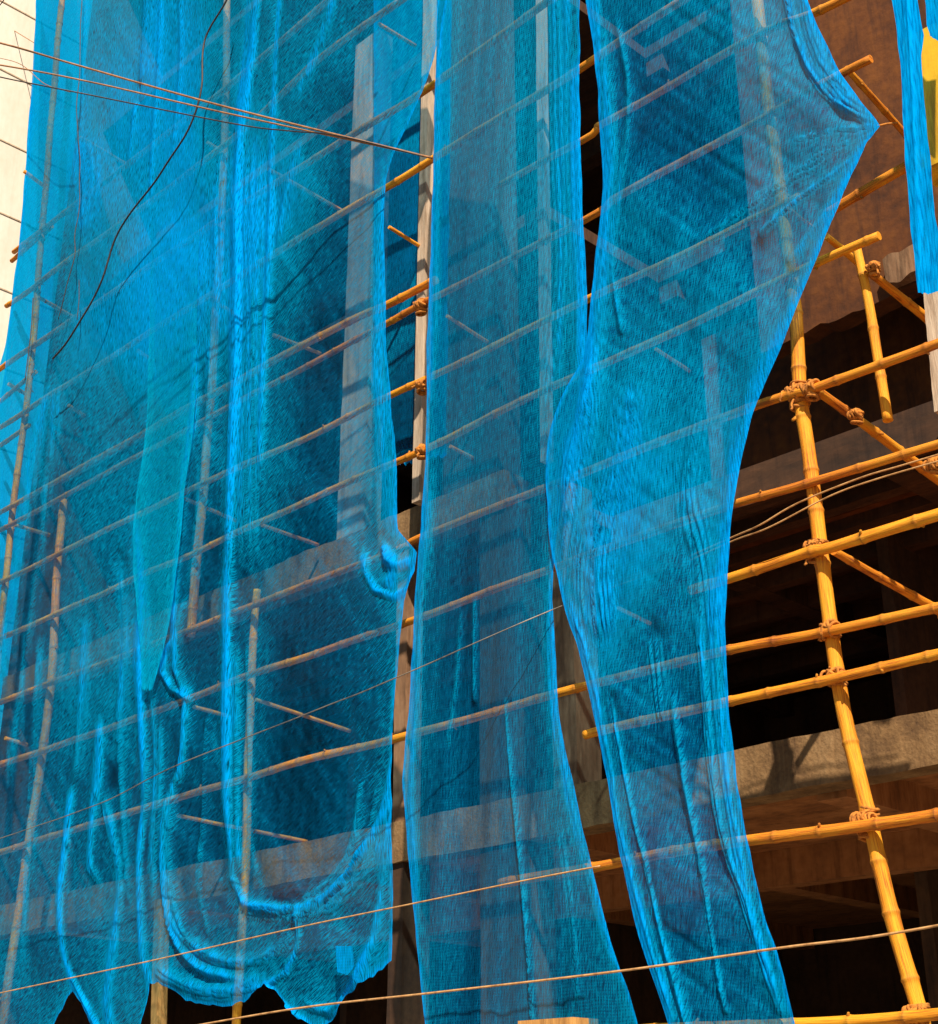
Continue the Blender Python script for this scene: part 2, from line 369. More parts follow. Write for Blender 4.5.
for fl in (0, 1):
    column(480, 524, 780, fl, 'dimmed_column', .34); column(130, 156, 820, fl, 'inner', .34, 2.2)
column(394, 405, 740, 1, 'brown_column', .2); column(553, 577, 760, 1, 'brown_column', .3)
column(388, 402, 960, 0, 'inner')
for fl in (0, 1, 2, 3, 4):
    for x in (-3.5, -.2, 3.2, 6.6):
        z0 = ZS[fl - 1] - .02 if fl else -.02
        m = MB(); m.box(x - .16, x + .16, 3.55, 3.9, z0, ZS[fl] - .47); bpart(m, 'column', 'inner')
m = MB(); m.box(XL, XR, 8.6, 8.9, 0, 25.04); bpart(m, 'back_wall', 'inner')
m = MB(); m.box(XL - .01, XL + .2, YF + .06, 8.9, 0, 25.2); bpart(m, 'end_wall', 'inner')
m = MB(); m.box(XR - .2, XR + .01, YF + .06, 8.9, 0, 25.2); bpart(m, 'end_wall', 'inner')  # unseen right end, added to stop sun entering the bays
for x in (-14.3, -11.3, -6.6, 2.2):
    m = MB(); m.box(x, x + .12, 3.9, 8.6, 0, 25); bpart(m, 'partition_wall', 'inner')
# rough plastered infill wall of the recess, its foot ragged
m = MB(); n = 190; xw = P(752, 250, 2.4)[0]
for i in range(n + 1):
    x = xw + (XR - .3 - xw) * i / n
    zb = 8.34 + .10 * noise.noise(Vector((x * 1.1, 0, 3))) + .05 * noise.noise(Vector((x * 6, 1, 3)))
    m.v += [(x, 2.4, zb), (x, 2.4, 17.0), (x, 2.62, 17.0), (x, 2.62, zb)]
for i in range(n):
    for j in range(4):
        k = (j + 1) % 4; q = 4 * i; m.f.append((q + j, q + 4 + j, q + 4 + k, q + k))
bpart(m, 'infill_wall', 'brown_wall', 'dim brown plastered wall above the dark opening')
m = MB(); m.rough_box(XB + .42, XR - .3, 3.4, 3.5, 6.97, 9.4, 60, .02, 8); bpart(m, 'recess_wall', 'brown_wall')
m = MB(); c = P(898, 265, 2.3); m.rough_box(c[0] - .12, c[0] + .9, 2.28, 2.39, c[2] - .16, c[2] + .12, 30, .07, 3)
bpart(m, 'wall_lip', 'brown_column', 'broken lighter plaster lip at the foot of the brown wall')

# neighbour
nb = bpy.data.objects.new('neighbouring_building', None); link(nb); nb.location = (-27, 6, 0)
meta(nb, 'bright cream building beyond the left end of the netting', 'building')
def npart(mb, name, mat):
    o = mb.build(name, M[mat]); o.parent = nb; o.location = (27, -6, 0); return o
m = MB(); m.box(-34, -22, -1.0, 18, 0, 34); npart(m, 'wall', 'cream')
m = MB()
for z in np.arange(2, 34, 1.5): m.box(-22, -21.985, -1.0, 18, z, z + .025)
npart(m, 'wall_joints', 'joint')
m = MB(); m.box(-34.3, -21.6, -1.3, 18.3, 34, 34.5); npart(m, 'roof', 'concrete')

# ------------------------------------------------------------------ scaffold poles
GP = 'upright bamboo poles of the scaffold'; GL = 'long horizontal bamboo ledgers of the scaffold'
GB = 'short bamboo putlogs running back from the ledgers'
def pole(px, Y, r_px, label, r_px1=None, **kw):
    pts = [P(x, y, Y) for x, y in px]
    return bamboo('bamboo_pole', pts, pxr(pts[0], r_px), pxr(pts[-1], r_px1 or r_px), label, 'bamboo pole', GP, **kw)
pole([(750, -60), (757, 0), (768, 100), (784, 220), (795, 310), (800, 393), (808, 450), (820, 548), (838, 675), (850, 740), (870, 820), (893, 920), (918, 1010), (926, 1045)], 0, 6.2,
     'thick golden bamboo upright standing clear of the nets at the right, lashed at every crossing', 8.2)
pole([(228, -30), (225, 120), (220, 250), (206, 453), (191, 636)], .03, 3.4, 'slim bamboo upright behind the left net ending above its knotted fold', 4.6)
pole([(257, 590), (252, 660), (246, 860), (236, 1040)], .02, 3.8, 'lower bamboo upright behind the long gathered fold of the left net', 4.6)
pole([(64, -30), (53, 100), (42, 230), (30, 370), (12, 520), (-6, 700)], .0, 3.0, 'end bamboo upright against the bright cream wall at the far left', 3.4)
pole([(63, 500), (58, 560), (51, 680), (41, 765), (20, 900), (2, 1040)], .02, 4.0, 'leaning bamboo upright low at the left behind hazy net', 4.6)
# hanging short bamboo
pts = [P(857, 246, .1), P(868, 300, .1), P(878, 360, .1), P(889, 421, .1)]
bamboo('bamboo_pole', pts, pxr(pts[0], 4.4), pxr(pts[-1], 5.2), 'short hanging bamboo stump with a cut lower end, right of the golden upright', 'bamboo pole', GP)

def to_left(pts, X=-17.3):
    p = pts[0]; return [np.array([X, p[1], p[2] + .04])] + pts
def ledger(px, Y, r0, r1, label, left=False, X=-17.3, **kw):
    pts = [P(x, y, Y) for x, y in px]
    a, b = pxr(pts[0], r0), pxr(pts[-1], r1)
    if left: pts = to_left(pts, X)
    return bamboo('bamboo_ledger', pts, a, b, label, 'bamboo ledger', GL, **kw)
YL = -.07
ledger([(640, 1031), (790, 1023), (850, 1019), (960, 1012)], -.11, 5.5, 6, 'lowest bamboo ledger, at the bottom edge right of the nets')
ledger([(500, 884), (588, 868), (735, 843), (870, 825), (960, 812)], -.10, 4.8, 6.4, 'bamboo ledger just under the rough concrete slab edge')
ledger([(585, 735), (604, 730), (722, 703), (838, 678), (960, 650)], -.09, 4.6, 5.4, 'bamboo ledger just above the rough concrete slab edge')
ledger([(0, 852), (167, 801), (320, 757), (400, 738), (580, 687), (722, 653), (832, 630), (960, 603)], YL, 3.2, 5.2, 'bamboo ledger crossing the gap where the brown column stands between the middle and right nets', True)
ledger([(690, 590), (728, 578), (809, 552), (834, 547), (960, 508)], -.09, 4.8, 6.4, 'stout bamboo ledger meeting the golden upright at its middle lashing', )
ledger([(0, 765), (75, 740), (167, 707), (239, 680), (320, 651), (402, 624), (546, 571), (600, 551), (719, 509), (798, 486), (960, 437)], -.06, 3.2, 4.6, 'bamboo ledger passing just below the knotted right corner of the left net', True)
ledger([(181, 634), (320, 579), (401, 548), (421, 537), (546, 487), (620, 458), (747, 408), (800, 391), (816, 387), (960, 335)], -.075, 3.2, 5.0, 'bamboo ledger reaching the highest big lashing of the golden upright', True)
ledger([(185, 557), (320, 495), (426, 449), (546, 391), (643, 346), (784, 279), (816, 265), (878, 237)], -.07, 3.0, 4.6, 'bamboo ledger ending above the hanging stump', True)
ledger([(185, 492), (320, 431), (385, 398), (491, 347), (600, 294), (766, 213), (800, 196)], -.065, 3.0, 4.2, 'bamboo ledger ending beneath the pointed corner of the right net', True)
ledger([(351, 342), (387, 323), (426, 301), (440, 294), (587, 219), (622, 195), (758, 121), (838, 76), (871, 59)], -.06, 3.0, 4.4, 'bamboo ledger whose end pokes out above the pointed corner of the right net', True)
ledger([(300, 347), (385, 305), (436, 280)], -.08, 3.0, 4.2, 'upper one of the close pair of bamboo ledgers beside the pale post', True)
ledger([(500, 185), (582, 142), (597, 130), (611, 119), (755, 38), (816, 12), (870, -16)], -.05, 3.2, 4.6, 'bamboo ledger in the slit between middle and right nets, lower crossing')
ledger([(273, 255), (320, 227), (385, 188), (434, 158), (536, 96), (580, 68), (592, 60), (683, 0), (740, -35)], -.07, 3.0, 4.4, 'bamboo ledger where the three street cables tie in', True)
ledger([(219, 220), (300, 168), (375, 121), (437, 82), (540, 7), (600, -36)], -.06, 3.0, 4.0, 'bamboo ledger next above the one with the street cables', True)
ledger([(219, 150), (320, 58), (402, 0), (450, -36)], -.06, 2.8, 3.6, 'steep bamboo ledger high behind the top of the left net', True)
ledger([(215, 96), (320, 7), (380, -44)], -.06, 2.8, 3.4, 'highest bamboo ledger in sight, near the top of the left net', True)
ledger([(826, 214), (841, 205), (904, 168), (960, 138)], .5, 5.0, 6.0, 'short bamboo ledger bridging from the right net to the hanging blue strip')
# ledgers seen dark against the bright wall at the far left
for (a, b), lab in zip([((0, 402), (36, 372)), ((0, 445), (30, 425)), ((12, 262), (52, 226))],
                       ['dark ledger stub at the far left, upper of two crossing the bright blue net', 'dark ledger stub at the far left, lower of two crossing the bright blue net', 'dark ledger stub high at the far left beside the cream wall']):
    p = [P(*a, .02), P(*b, .02)]
    bamboo('bamboo_ledger', p, pxr(p[0], 2.2), pxr(p[1], 2.2), lab, 'bamboo ledger', GL)

def putlog(a, b, r, label, r2=None, Y=0.03):
    p0 = P(*a, Y); p1 = PX(*b, p0[0] + .001)
    return bamboo('bamboo_putlog', [p0, p1], pxr(p0, r), pxr(p1, r2 or r), label, 'bamboo putlog', GB, wob=.003)
putlog((826, 236), (960, 345), 3.4, 'golden bamboo putlog slanting past the head of the hanging stump', 5.2)
putlog((812, 387), (970, 503), 4.6, 'knobbly bamboo putlog running back from the top lashing of the golden upright', 5.2)
putlog((834, 551), (952, 618), 4.2, 'bamboo putlog running back from the middle lashing of the golden upright', 4.6)
putlog((846, 68), (915, 145), 3.2, 'thin bamboo putlog hanging behind the ledger end above the pointed net corner', 3.4)
PL = [((137, 350), (150, 359), 'behind the broad doubled strip of the left net'), ((68, 405), (85, 416), 'at the dark end of the building, far left'),
      ((185, 499), (236, 521), 'just right of the slim upright'), ((262, 525), (318, 545), 'above the upper slab edge behind the left net'),
      ((193, 707), (227, 716), 'behind the left net just right of its knotted inner fold'), ((256, 700), (350, 731), 'crossing right from the lower upright'),
      ((177, 815), (307, 842), 'longest behind the left net, above its swags'), ((450, 446), (473, 458), 'alone behind the middle net at half height'),
      ((379, 24), (416, 46), 'at the head of the pale column behind the left net'), ((268, 169), (344, 212), 'ending at the pale column, high up'),
      ((389, 227), (420, 246), 'in the blue gap between pale column and pale post'), ((447, 316), (488, 342), 'behind the upper half of the middle net'),
      ((273, 335), (320, 354), 'between the long fold and the pale column'), ((219, 304), (241, 318), 'crossing the top of the slim upright'),
      ((24, 171), (44, 186), 'dark against the bright wall, upper left'), ((38, 297), (77, 319), 'dark against the bright blue, left of the building end'),
      ((80, 137), (130, 166), 'behind the thin vertical wires'), ((8, 384), (29, 396), 'dark and short at the far left edge'),
      ((15, 525), (50, 535), 'dark across the bright blue strip, middle left'), ((5, 738), (27, 745), 'dark and low at the far left edge'),
      ((784, 205), (813, 227), 'behind the right net by the golden upright'), ((656, 349), (690, 371), 'faint behind the upper half of the right net'),
      ((618, 608), (650, 623), 'faint behind the waist of the right net'), ((207, 142), (226, 154), 'tip showing by the top of the slim upright')]
for a, b, s in PL: putlog(a, b, 1.9, 'short bamboo putlog ' + s, Y=.0)

# timber posts
GT = 'squared timber posts behind the nets'
def post(px, py0, py1, Y, w, mat, label):
    a = P(px[0], py0, Y); b = P(px[1], py1, Y); m = MB()
    n = 40; bb = 0; h = w / 2
    for i in range(n + 1):
        t = i / n; c = a + (b - a) * t; j = .006 * noise.noise(Vector((px[0], t * 9, 2)))
        m.v += [(c[0] - h + j, Y - h, c[2]), (c[0] + h + j, Y - h, c[2]), (c[0] + h + j, Y + h, c[2]), (c[0] - h + j, Y + h, c[2])]
    for i in range(n):
        for k in range(4): q = 4 * i; m.f.append((q + k, q + 4 + k, q + 4 + (k + 1) % 4, q + (k + 1) % 4))
    m.f.append((0, 1, 2, 3)); m.f.append((4 * n + 3, 4 * n + 2, 4 * n + 1, 4 * n))
    return meta(m.build('timber_post', M[mat]), label, 'timber post', GT)
post((431, 420), -40, 503, .45, .105, 'timber', 'tall pale timber post in the gap between the left and middle nets')
post((541, 547), -40, 462, .5, .08, 'timber', 'pale timber post behind the right half of the middle net, upper part')
post((162, 158), 900, 1050, .35, .11, 'plank', 'orange timber prop under the swags, left of the other prop foot')
post((934, 946), 285, 412, .3, .11, 'timber', 'pale timber post at the right edge beneath the hanging blue strip')
post((928, 944), 40, 172, .35, .26, 'yellow', 'bright yellow post beside the hanging blue strip')
# board at the bottom
a = P(533, 1019, -.2); m = MB(); m.box(a[0], a[0] + .50, -.35, -.1, a[2] - .5, a[2] - .02)
meta(m.build('timber_board', M['plank']), 'orange timber board end at the bottom edge below the middle net', 'board')

# ------------------------------------------------------------------ rope lashings
def lashing(px, py, Y, rp, big=1.0, label='', seed=0, tilt=.14):
    rs = random.Random(seed); c = P(px, py, Y); m = MB(); rr = pxr(c, 1.7)
    rad = pxr(c, rp)
    ax = Vector((tilt, 0, 1)).normalized()
    def loop(center, axis, ra, wobble, th):
        axis = axis.normalized(); u = axis.orthogonal().normalized(); v = axis.cross(u); pts = []
        for k in range(25):
            an = 2 * math.pi * k / 24
            q = center + u * math.cos(an) * ra + v * math.sin(an) * ra + axis * wobble * math.sin(an * 1 + seed + ra * 90)
            pts.append(q)
        m.tube(pts, th, 7, False, seed)
    C = Vector(c)
    for i in range(int(9 * big)):
        h = (i - 4.5 * big) * rr * 1.5
        loop(C + ax * h + Vector((rs.uniform(-.004, .004), 0, 0)), ax + Vector((rs.uniform(-.2, .2), rs.uniform(-.2, .2), 0)), rad * rs.uniform(1.04, 1.16), rr * rs.uniform(-1, 1), rr * rs.uniform(.75, 1.1))
    for i in range(int(8 * big)):   # wraps round the ledger crossing in front
        loop(C + Vector((rs.uniform(-1, 1) * rad * 1.3, -rad * .95, rs.uniform(-.3, .3) * rad)), Vector((1, rs.uniform(-.3, .3), rs.uniform(-.5, .5))), rad * rs.uniform(.72, .92), rr * .6, rr * rs.uniform(.75, 1.1))
    for sg in (-1, 1):              # diagonal crosses
        loop(C + Vector((0, -rad * .5, 0)), Vector((sg * .9, .15, 1)), rad * 1.3, rr, rr)
    for i in range(int(4 * big)):   # loose tails
        a = rs.uniform(0, 6.28); p = C + Vector((math.cos(a) * rad * 1.3, -rad * 1.2, math.sin(a) * rad))
        pts = [p]
        for k in range(5): pts.append(pts[-1] + Vector((rs.uniform(-1, 1) * rad * .3 + math.cos(a) * rad * .12, rs.uniform(-.3, .2) * rad, -rad * .25 + rs.uniform(-.4, .4) * rad)))
        m.tube(resample(pts, .01), rr * .7, 6, True, seed)
    o = m.build('rope_lashing', M['rope'], smooth=True, origin=tuple(c))
    return meta(o, label, 'rope lashing', 'rope lashings at the bamboo crossings')
lashing(800, 395, 0, 8, 1.3, 'highest thick rope lashing on the golden upright', 1)
lashing(813, 389, -.05, 5, .8, 'small rope lashing at the head of the knobbly putlog', 11)
lashing(818, 551, 0, 8, 1.0, 'rope lashing at the middle crossing of the golden upright', 2)
lashing(832, 631, 0, 8, .45, 'neat narrow rope wrap on the golden upright below its middle lashing', 3)
lashing(838, 678, 0, 8, .6, 'rope lashing on the golden upright just above the slab edge', 4)
lashing(869, 822, 0, 8, 1.5, 'largest shaggy rope lashing on the golden upright, below the slab edge', 5)
lashing(919, 1015, 0, 8.5, 1.2, 'lowest rope lashing, at the bottom right', 6)
lashing(875, 268, .1, 4, .7, 'small rope knot beside the top of the hanging stump', 7)
lashing(422, 306, -.05, 4, .7, 'rope knot tying the close pair of ledgers by the pale post', 8)
lashing(423, 385, -.05, 4, .6, 'rope knot in the gap on the pale post, middle one of three', 9)
lashing(423, 451, -.05, 4, .6, 'rope knot on the last ledger above the foot of the pale post', 10)
lashing(936, 466, .0, 6, .6, 'rope knot at the right edge where the knobbly putlog meets a ledger', 12)
lashing(857, 416, .25, 4.6, .6, 'rope knot midway along the knobbly putlog', 13)

# ------------------------------------------------------------------ cables
def cable(pts3, r, mat, label, name='street_cable', cat='cable', group=None, jit=0.0, seg=8):
    pts = resample(pts3, .06)
    if jit: pts = [p + np.array(noise.noise_vector(Vector((p[0] * 1.5, p[2] * 1.5, r * 100)))) * jit for p in pts]
    m = MB(); m.tube(pts, r, seg, True)
    return meta(m.build(name, M[mat], smooth=True, origin=tuple(pts[0])), label, cat, group)
def sagpath(px, Ys): return [P(x, y, Y) for (x, y), Y in zip(px, Ys)]
GC = 'street cables tied to the scaffold'
yy = [-3.2, -3.0, -2.2, -1.3, -.2]
cable(sagpath([(-60, 32), (0, 43), (80, 66), (230, 108), (432, 158)], yy), .0105, 'cable_brown', 'uppermost of the three brown cables converging on a ledger', group=GC)
cable(sagpath([(-60, 58), (0, 65), (95, 83), (230, 114), (430, 157)], yy), .009, 'cable_brown', 'middle of the three brown cables converging on a ledger', group=GC)
cable(sagpath([(-60, 62), (0, 77), (95, 96), (235, 124), (290, 131), (340, 136), (430, 158)], [-3.2, -3, -2.2, -1.3, -1.0, -.8, -.2]), .007, 'cable', 'lowest and darkest of the three cables converging on a ledger', group=GC)
cable(sagpath([(0, 22), (36, 44)], [1.5, 1.5]), .008, 'cable_brown', 'faint short cable high over the cream wall', group='faint cables before the cream wall')
cable(sagpath([(-10, 56), (20, 64), (45, 84), (70, 92)], [-.8] * 4), .005, 'cable_brown', 'thin sagging wire under the brown cables at the far left', group='faint cables before the cream wall')
cable(sagpath([(-20, 22), (0, 5), (12, -14)], [-1.5] * 3), .007, 'cable', 'dark cable clipping the top left corner')
cable(sagpath([(232, -24), (225, 0), (206, 38), (202, 85), (190, 125), (163, 170), (118, 232), (100, 280), (75, 330), (52, 358)], [-.6] * 10), .011, 'cable', 'long dark slack cable hanging in a curve down the left net', jit=.03)
cable(sagpath([(82, -20), (80, 60), (77, 110), (80, 165), (79, 210), (75, 235), (74, 262), (58, 320)], [-.4] * 8), .006, 'cable', 'thin dark vertical wire left of the long slack cable', jit=.03)
cable(sagpath([(79, 280), (79, 300), (77, 320)], [-.4] * 3), .005, 'cable', 'short thin wire tail below the vertical wire')
cable(sagpath([(33, 298), (31, 330), (25, 380)], [-.3] * 3), .006, 'cable', 'thin dark wire hanging along the end upright at the far left')
GW = 'thin wires strung across the lower front'
cable(sagpath([(-40, 852), (0, 839), (100, 803), (170, 768), (320, 709), (368, 690), (470, 645), (561, 607), (640, 577)], [-.9] * 6 + [-.7, -.22, .12]), .0045, 'wire_dark', 'thin dark wire rising across the left and middle nets', 'wire', 'wire', GW, jit=.01)
cable(sagpath([(-40, 1002), (0, 993), (150, 961), (300, 927), (416, 903), (522, 881), (600, 866)], [-.7] * 7), .0055, 'wire', 'tan wire crossing the swags of the left net', 'wire', 'wire', GW)
cable(sagpath([(170, 1030), (300, 1008), (440, 992), (620, 971), (780, 948), (870, 937), (980, 918)], [-.9] * 7), .007, 'wire', 'lowest tan wire, crossing all nets and the golden upright', 'wire', 'wire', GW)
cable(sagpath([(690, 556), (735, 536), (760, 525), (798, 503), (860, 478), (900, 466), (960, 448)], [-.13, -.14] + [-.22] * 5), .006, 'wire', 'upper of the two slack wires right of the right net', 'wire', 'wire', 'slack wires by the golden upright')
cable(sagpath([(690, 560), (735, 540), (770, 527), (830, 496), (880, 478), (960, 455)], [-.13, -.14] + [-.24] * 4), .0055, 'wire', 'lower of the two slack wires right of the right net', 'wire', 'wire', 'slack wires by the golden upright')

# ------------------------------------------------------------------ nets
def dist_poly(X, Y, pl):
    best = np.full(X.shape, 1e9); sgn = np.ones(X.shape); tt = np.zeros(X.shape)
    L = [0]
    for (x0, y0), (x1, y1) in zip(pl[:-1], pl[1:]): L.append(L[-1] + math.hypot(x1 - x0, y1 - y0))
    for i, ((x0, y0), (x1, y1)) in enumerate(zip(pl[:-1], pl[1:])):
        dx, dy = x1 - x0, y1 - y0; l2 = dx * dx + dy * dy + 1e-9
        t = np.clip(((X - x0) * dx + (Y - y0) * dy) / l2, 0, 1)
        ex, ey = X - (x0 + t * dx), Y - (y0 + t * dy); d = np.hypot(ex, ey)
        m_ = d < best
        best = np.where(m_, d, best); sgn = np.where(m_, np.sign(dx * ey - dy * ex), sgn); tt = np.where(m_, (L[i] + t * math.sqrt(l2)) / L[-1], tt)
    return best, sgn, tt
def smooth_poly(pl, step=14):
    return [tuple(p[:2]) for p in resample([(x, y, 0) for x, y in pl], step)]
rng = np.random.default_rng(3)
def vnoise(X, Y, seed, sx, sy, ang=0.0):
    """smooth value noise on arrays"""
    c, s = math.cos(ang), math.sin(ang)
    U = (X * c + Y * s) / sx; V = (-X * s + Y * c) / sy
    g = np.random.default_rng(seed).uniform(-1, 1, (128, 128))
    iu, iv = np.floor(U).astype(int), np.floor(V).astype(int); fu, fv = U - iu, V - iv
    fu = fu * fu * (3 - 2 * fu); fv = fv * fv * (3 - 2 * fv)
    a = g[iu % 128, iv % 128]; b = g[(iu + 1) % 128, iv % 128]; c_ = g[iu % 128, (iv + 1) % 128]; d = g[(iu + 1) % 128, (iv + 1) % 128]
    return (a * (1 - fu) + b * fu) * (1 - fv) + (c_ * (1 - fu) + d * fu) * fv
GN = 'blue safety nets hung on the scaffold'
def net(label, left, right, y0, bottom, Y0, base, mat, folds=(), patches=(), wr=(), step=1.9, hem=(1.2, 1.2), seed=1, hemw=2.0, part=None, planeX=None, top_fade=None, bottom_hem=1.0, rag=3.0):
    ly, lx = zip(*[(b, a) for a, b in smooth_poly(left)]); ry, rx = zip(*[(b, a) for a, b in smooth_poly(right)])
    bu, by = zip(*bottom); ymax = max(by)
    W = max(abs(np.interp(y, ry, rx) - np.interp(y, ly, lx)) for y in np.linspace(y0, ymax, 20))
    nu = int(W / step) + 2; nv = int((ymax - y0) / (step * 1.25)) + 2
    u = np.linspace(0, 1, nu)[:, None] * np.ones((1, nv)); v = np.linspace(0, 1, nv)[None, :] * np.ones((nu, 1))
    bot = np.interp(u, bu, by) + rag * vnoise(u * 900, u * 0, seed + 50, 9, 9) * 1.0
    py = y0 + v * (bot - y0)
    xl = np.interp(py, ly, lx); xr = np.interp(py, ry, rx)
    xl = xl + .7 * vnoise(py, py * 0, seed + 20, 23, 9); xr = xr + .7 * vnoise(py, py * 0, seed + 21, 23, 9)
    px = xl + u * (xr - xl)
    dens = np.full(px.shape, float(base)); dy = np.zeros(px.shape)
    G = np.zeros(px.shape)
    for i, f_ in enumerate(folds):
        pl, wl, wr_, s, dep = f_[:5]
        d, sg, t = dist_poly(px, py, smooth_poly(pl))
        d = d + .15 * (wl + wr_) * vnoise(px, py, seed + i, 9, 150)
        w = np.where(sg > 0, wl, wr_) * (1 + .25 * vnoise(px, py, seed + 31 + i, 30, 60))
        end = np.clip(np.minimum(t, 1 - t) / .07, 0, 1) if len(f_) < 6 else 1
        g = np.exp(-(d / w) ** 2) * (.3 + .7 * end)
        G = np.maximum(G, np.clip(np.exp(-(d / (w * 1.8)) ** 2), 0, 1))
        dens += s * g * (1 + .75 * vnoise(px, py, seed + 60 + i, 3.0, 160)); dy -= dep * .6 * g
        dy += .010 * g * np.sin(sg * d * 1.3)
    for i, (sx, sy, ang, amp, dd) in enumerate(wr):      # wrinkles: wavelength across, along, angle, depth m, density gain
        n = vnoise(px, py, seed * 7 + i, sx, sy, R(ang)); n2 = 1 - np.abs(n) * 2
        dy += amp * n * (1 - .85 * G); dens += dd * np.clip(n2, -.5, 1)
    for (cx, cy, rx_, ry_, ang, dl) in patches:  # local coverage changes; the lower ones paint weaker light on the nets
        a = R(ang); X = (px - cx) * math.cos(a) + (py - cy) * math.sin(a); Y = -(px - cx) * math.sin(a) + (py - cy) * math.cos(a)
        dens += dl * np.exp(-((X / rx_) ** 2 + (Y / ry_) ** 2) ** 1.5)
    el, er = (px - xl), (xr - px)
    dy *= .25 + .75 * np.clip(np.minimum(el, er) / 30, 0, 1)
    dens += hem[0] * np.exp(-(el / hemw) ** 2) + hem[1] * np.exp(-(er / hemw) ** 2)
    dens += .35 * (np.exp(-(el / 9) ** 1) * (hem[0] > 0) + np.exp(-(er / 9) ** 1) * (hem[1] > 0)) * (1 + .8 * vnoise(px, py, seed + 90, 3, 120))
    dens += bottom_hem * np.exp(-((bot - py) / 2.5) ** 2) + .5 * bottom_hem * np.exp(-(bot - py) / 14)
    if top_fade: dens *= np.clip((py - y0) / (top_fade * 420.), 0, 1) ** 1.3
    dens = np.clip(dens, .005, 4)
    if planeX is None:
        V = xy_grid(px, py, Y0)
    else:
        dv = fw[None, None, :] * F + rt * (px[..., None] - 469) - up * (py[..., None] - 512)
        V = CAM + dv * (planeX / dv[..., 0])[..., None]
    uv = np.stack([(V[..., 0] + V[..., 1]) , V[..., 2]], -1).copy()
    if planeX is None: V[..., 1] += dy
    else: V[..., 0] += dy
    idx = np.arange(nu * nv).reshape(nu, nv)
    q = np.stack([idx[:-1, :-1], idx[:-1, 1:], idx[1:, 1:], idx[1:, :-1]], -1).reshape(-1, 4)
    me = bpy.data.meshes.new('safety_net')
    me.vertices.add(nu * nv); org = V[nu // 2, 0].copy()
    me.vertices.foreach_set('co', (V - org).reshape(-1, 3).astype(np.float32).ravel())
    me.loops.add(q.size); me.loops.foreach_set('vertex_index', q.ravel().astype(np.int32))
    me.polygons.add(len(q)); me.polygons.foreach_set('loop_start', np.arange(0, q.size, 4, dtype=np.int32)); me.polygons.foreach_set('loop_total', np.full(len(q), 4, dtype=np.int32))
    me.update(calc_edges=True)
    ul = me.uv_layers.new(name='cloth'); ul.data.foreach_set('uv', uv.reshape(-1, 2)[q.ravel()].astype(np.float32).ravel())
    at = me.attributes.new('coverage', 'FLOAT', 'POINT'); at.data.foreach_set('value', dens.ravel().astype(np.float32))
    me.polygons.foreach_set('use_smooth', [True] * len(q)); me.materials.append(M[mat])
    o = bpy.data.objects.new('safety_net', me); link(o); o.location = org
    return meta(o, label, 'safety net', GN)

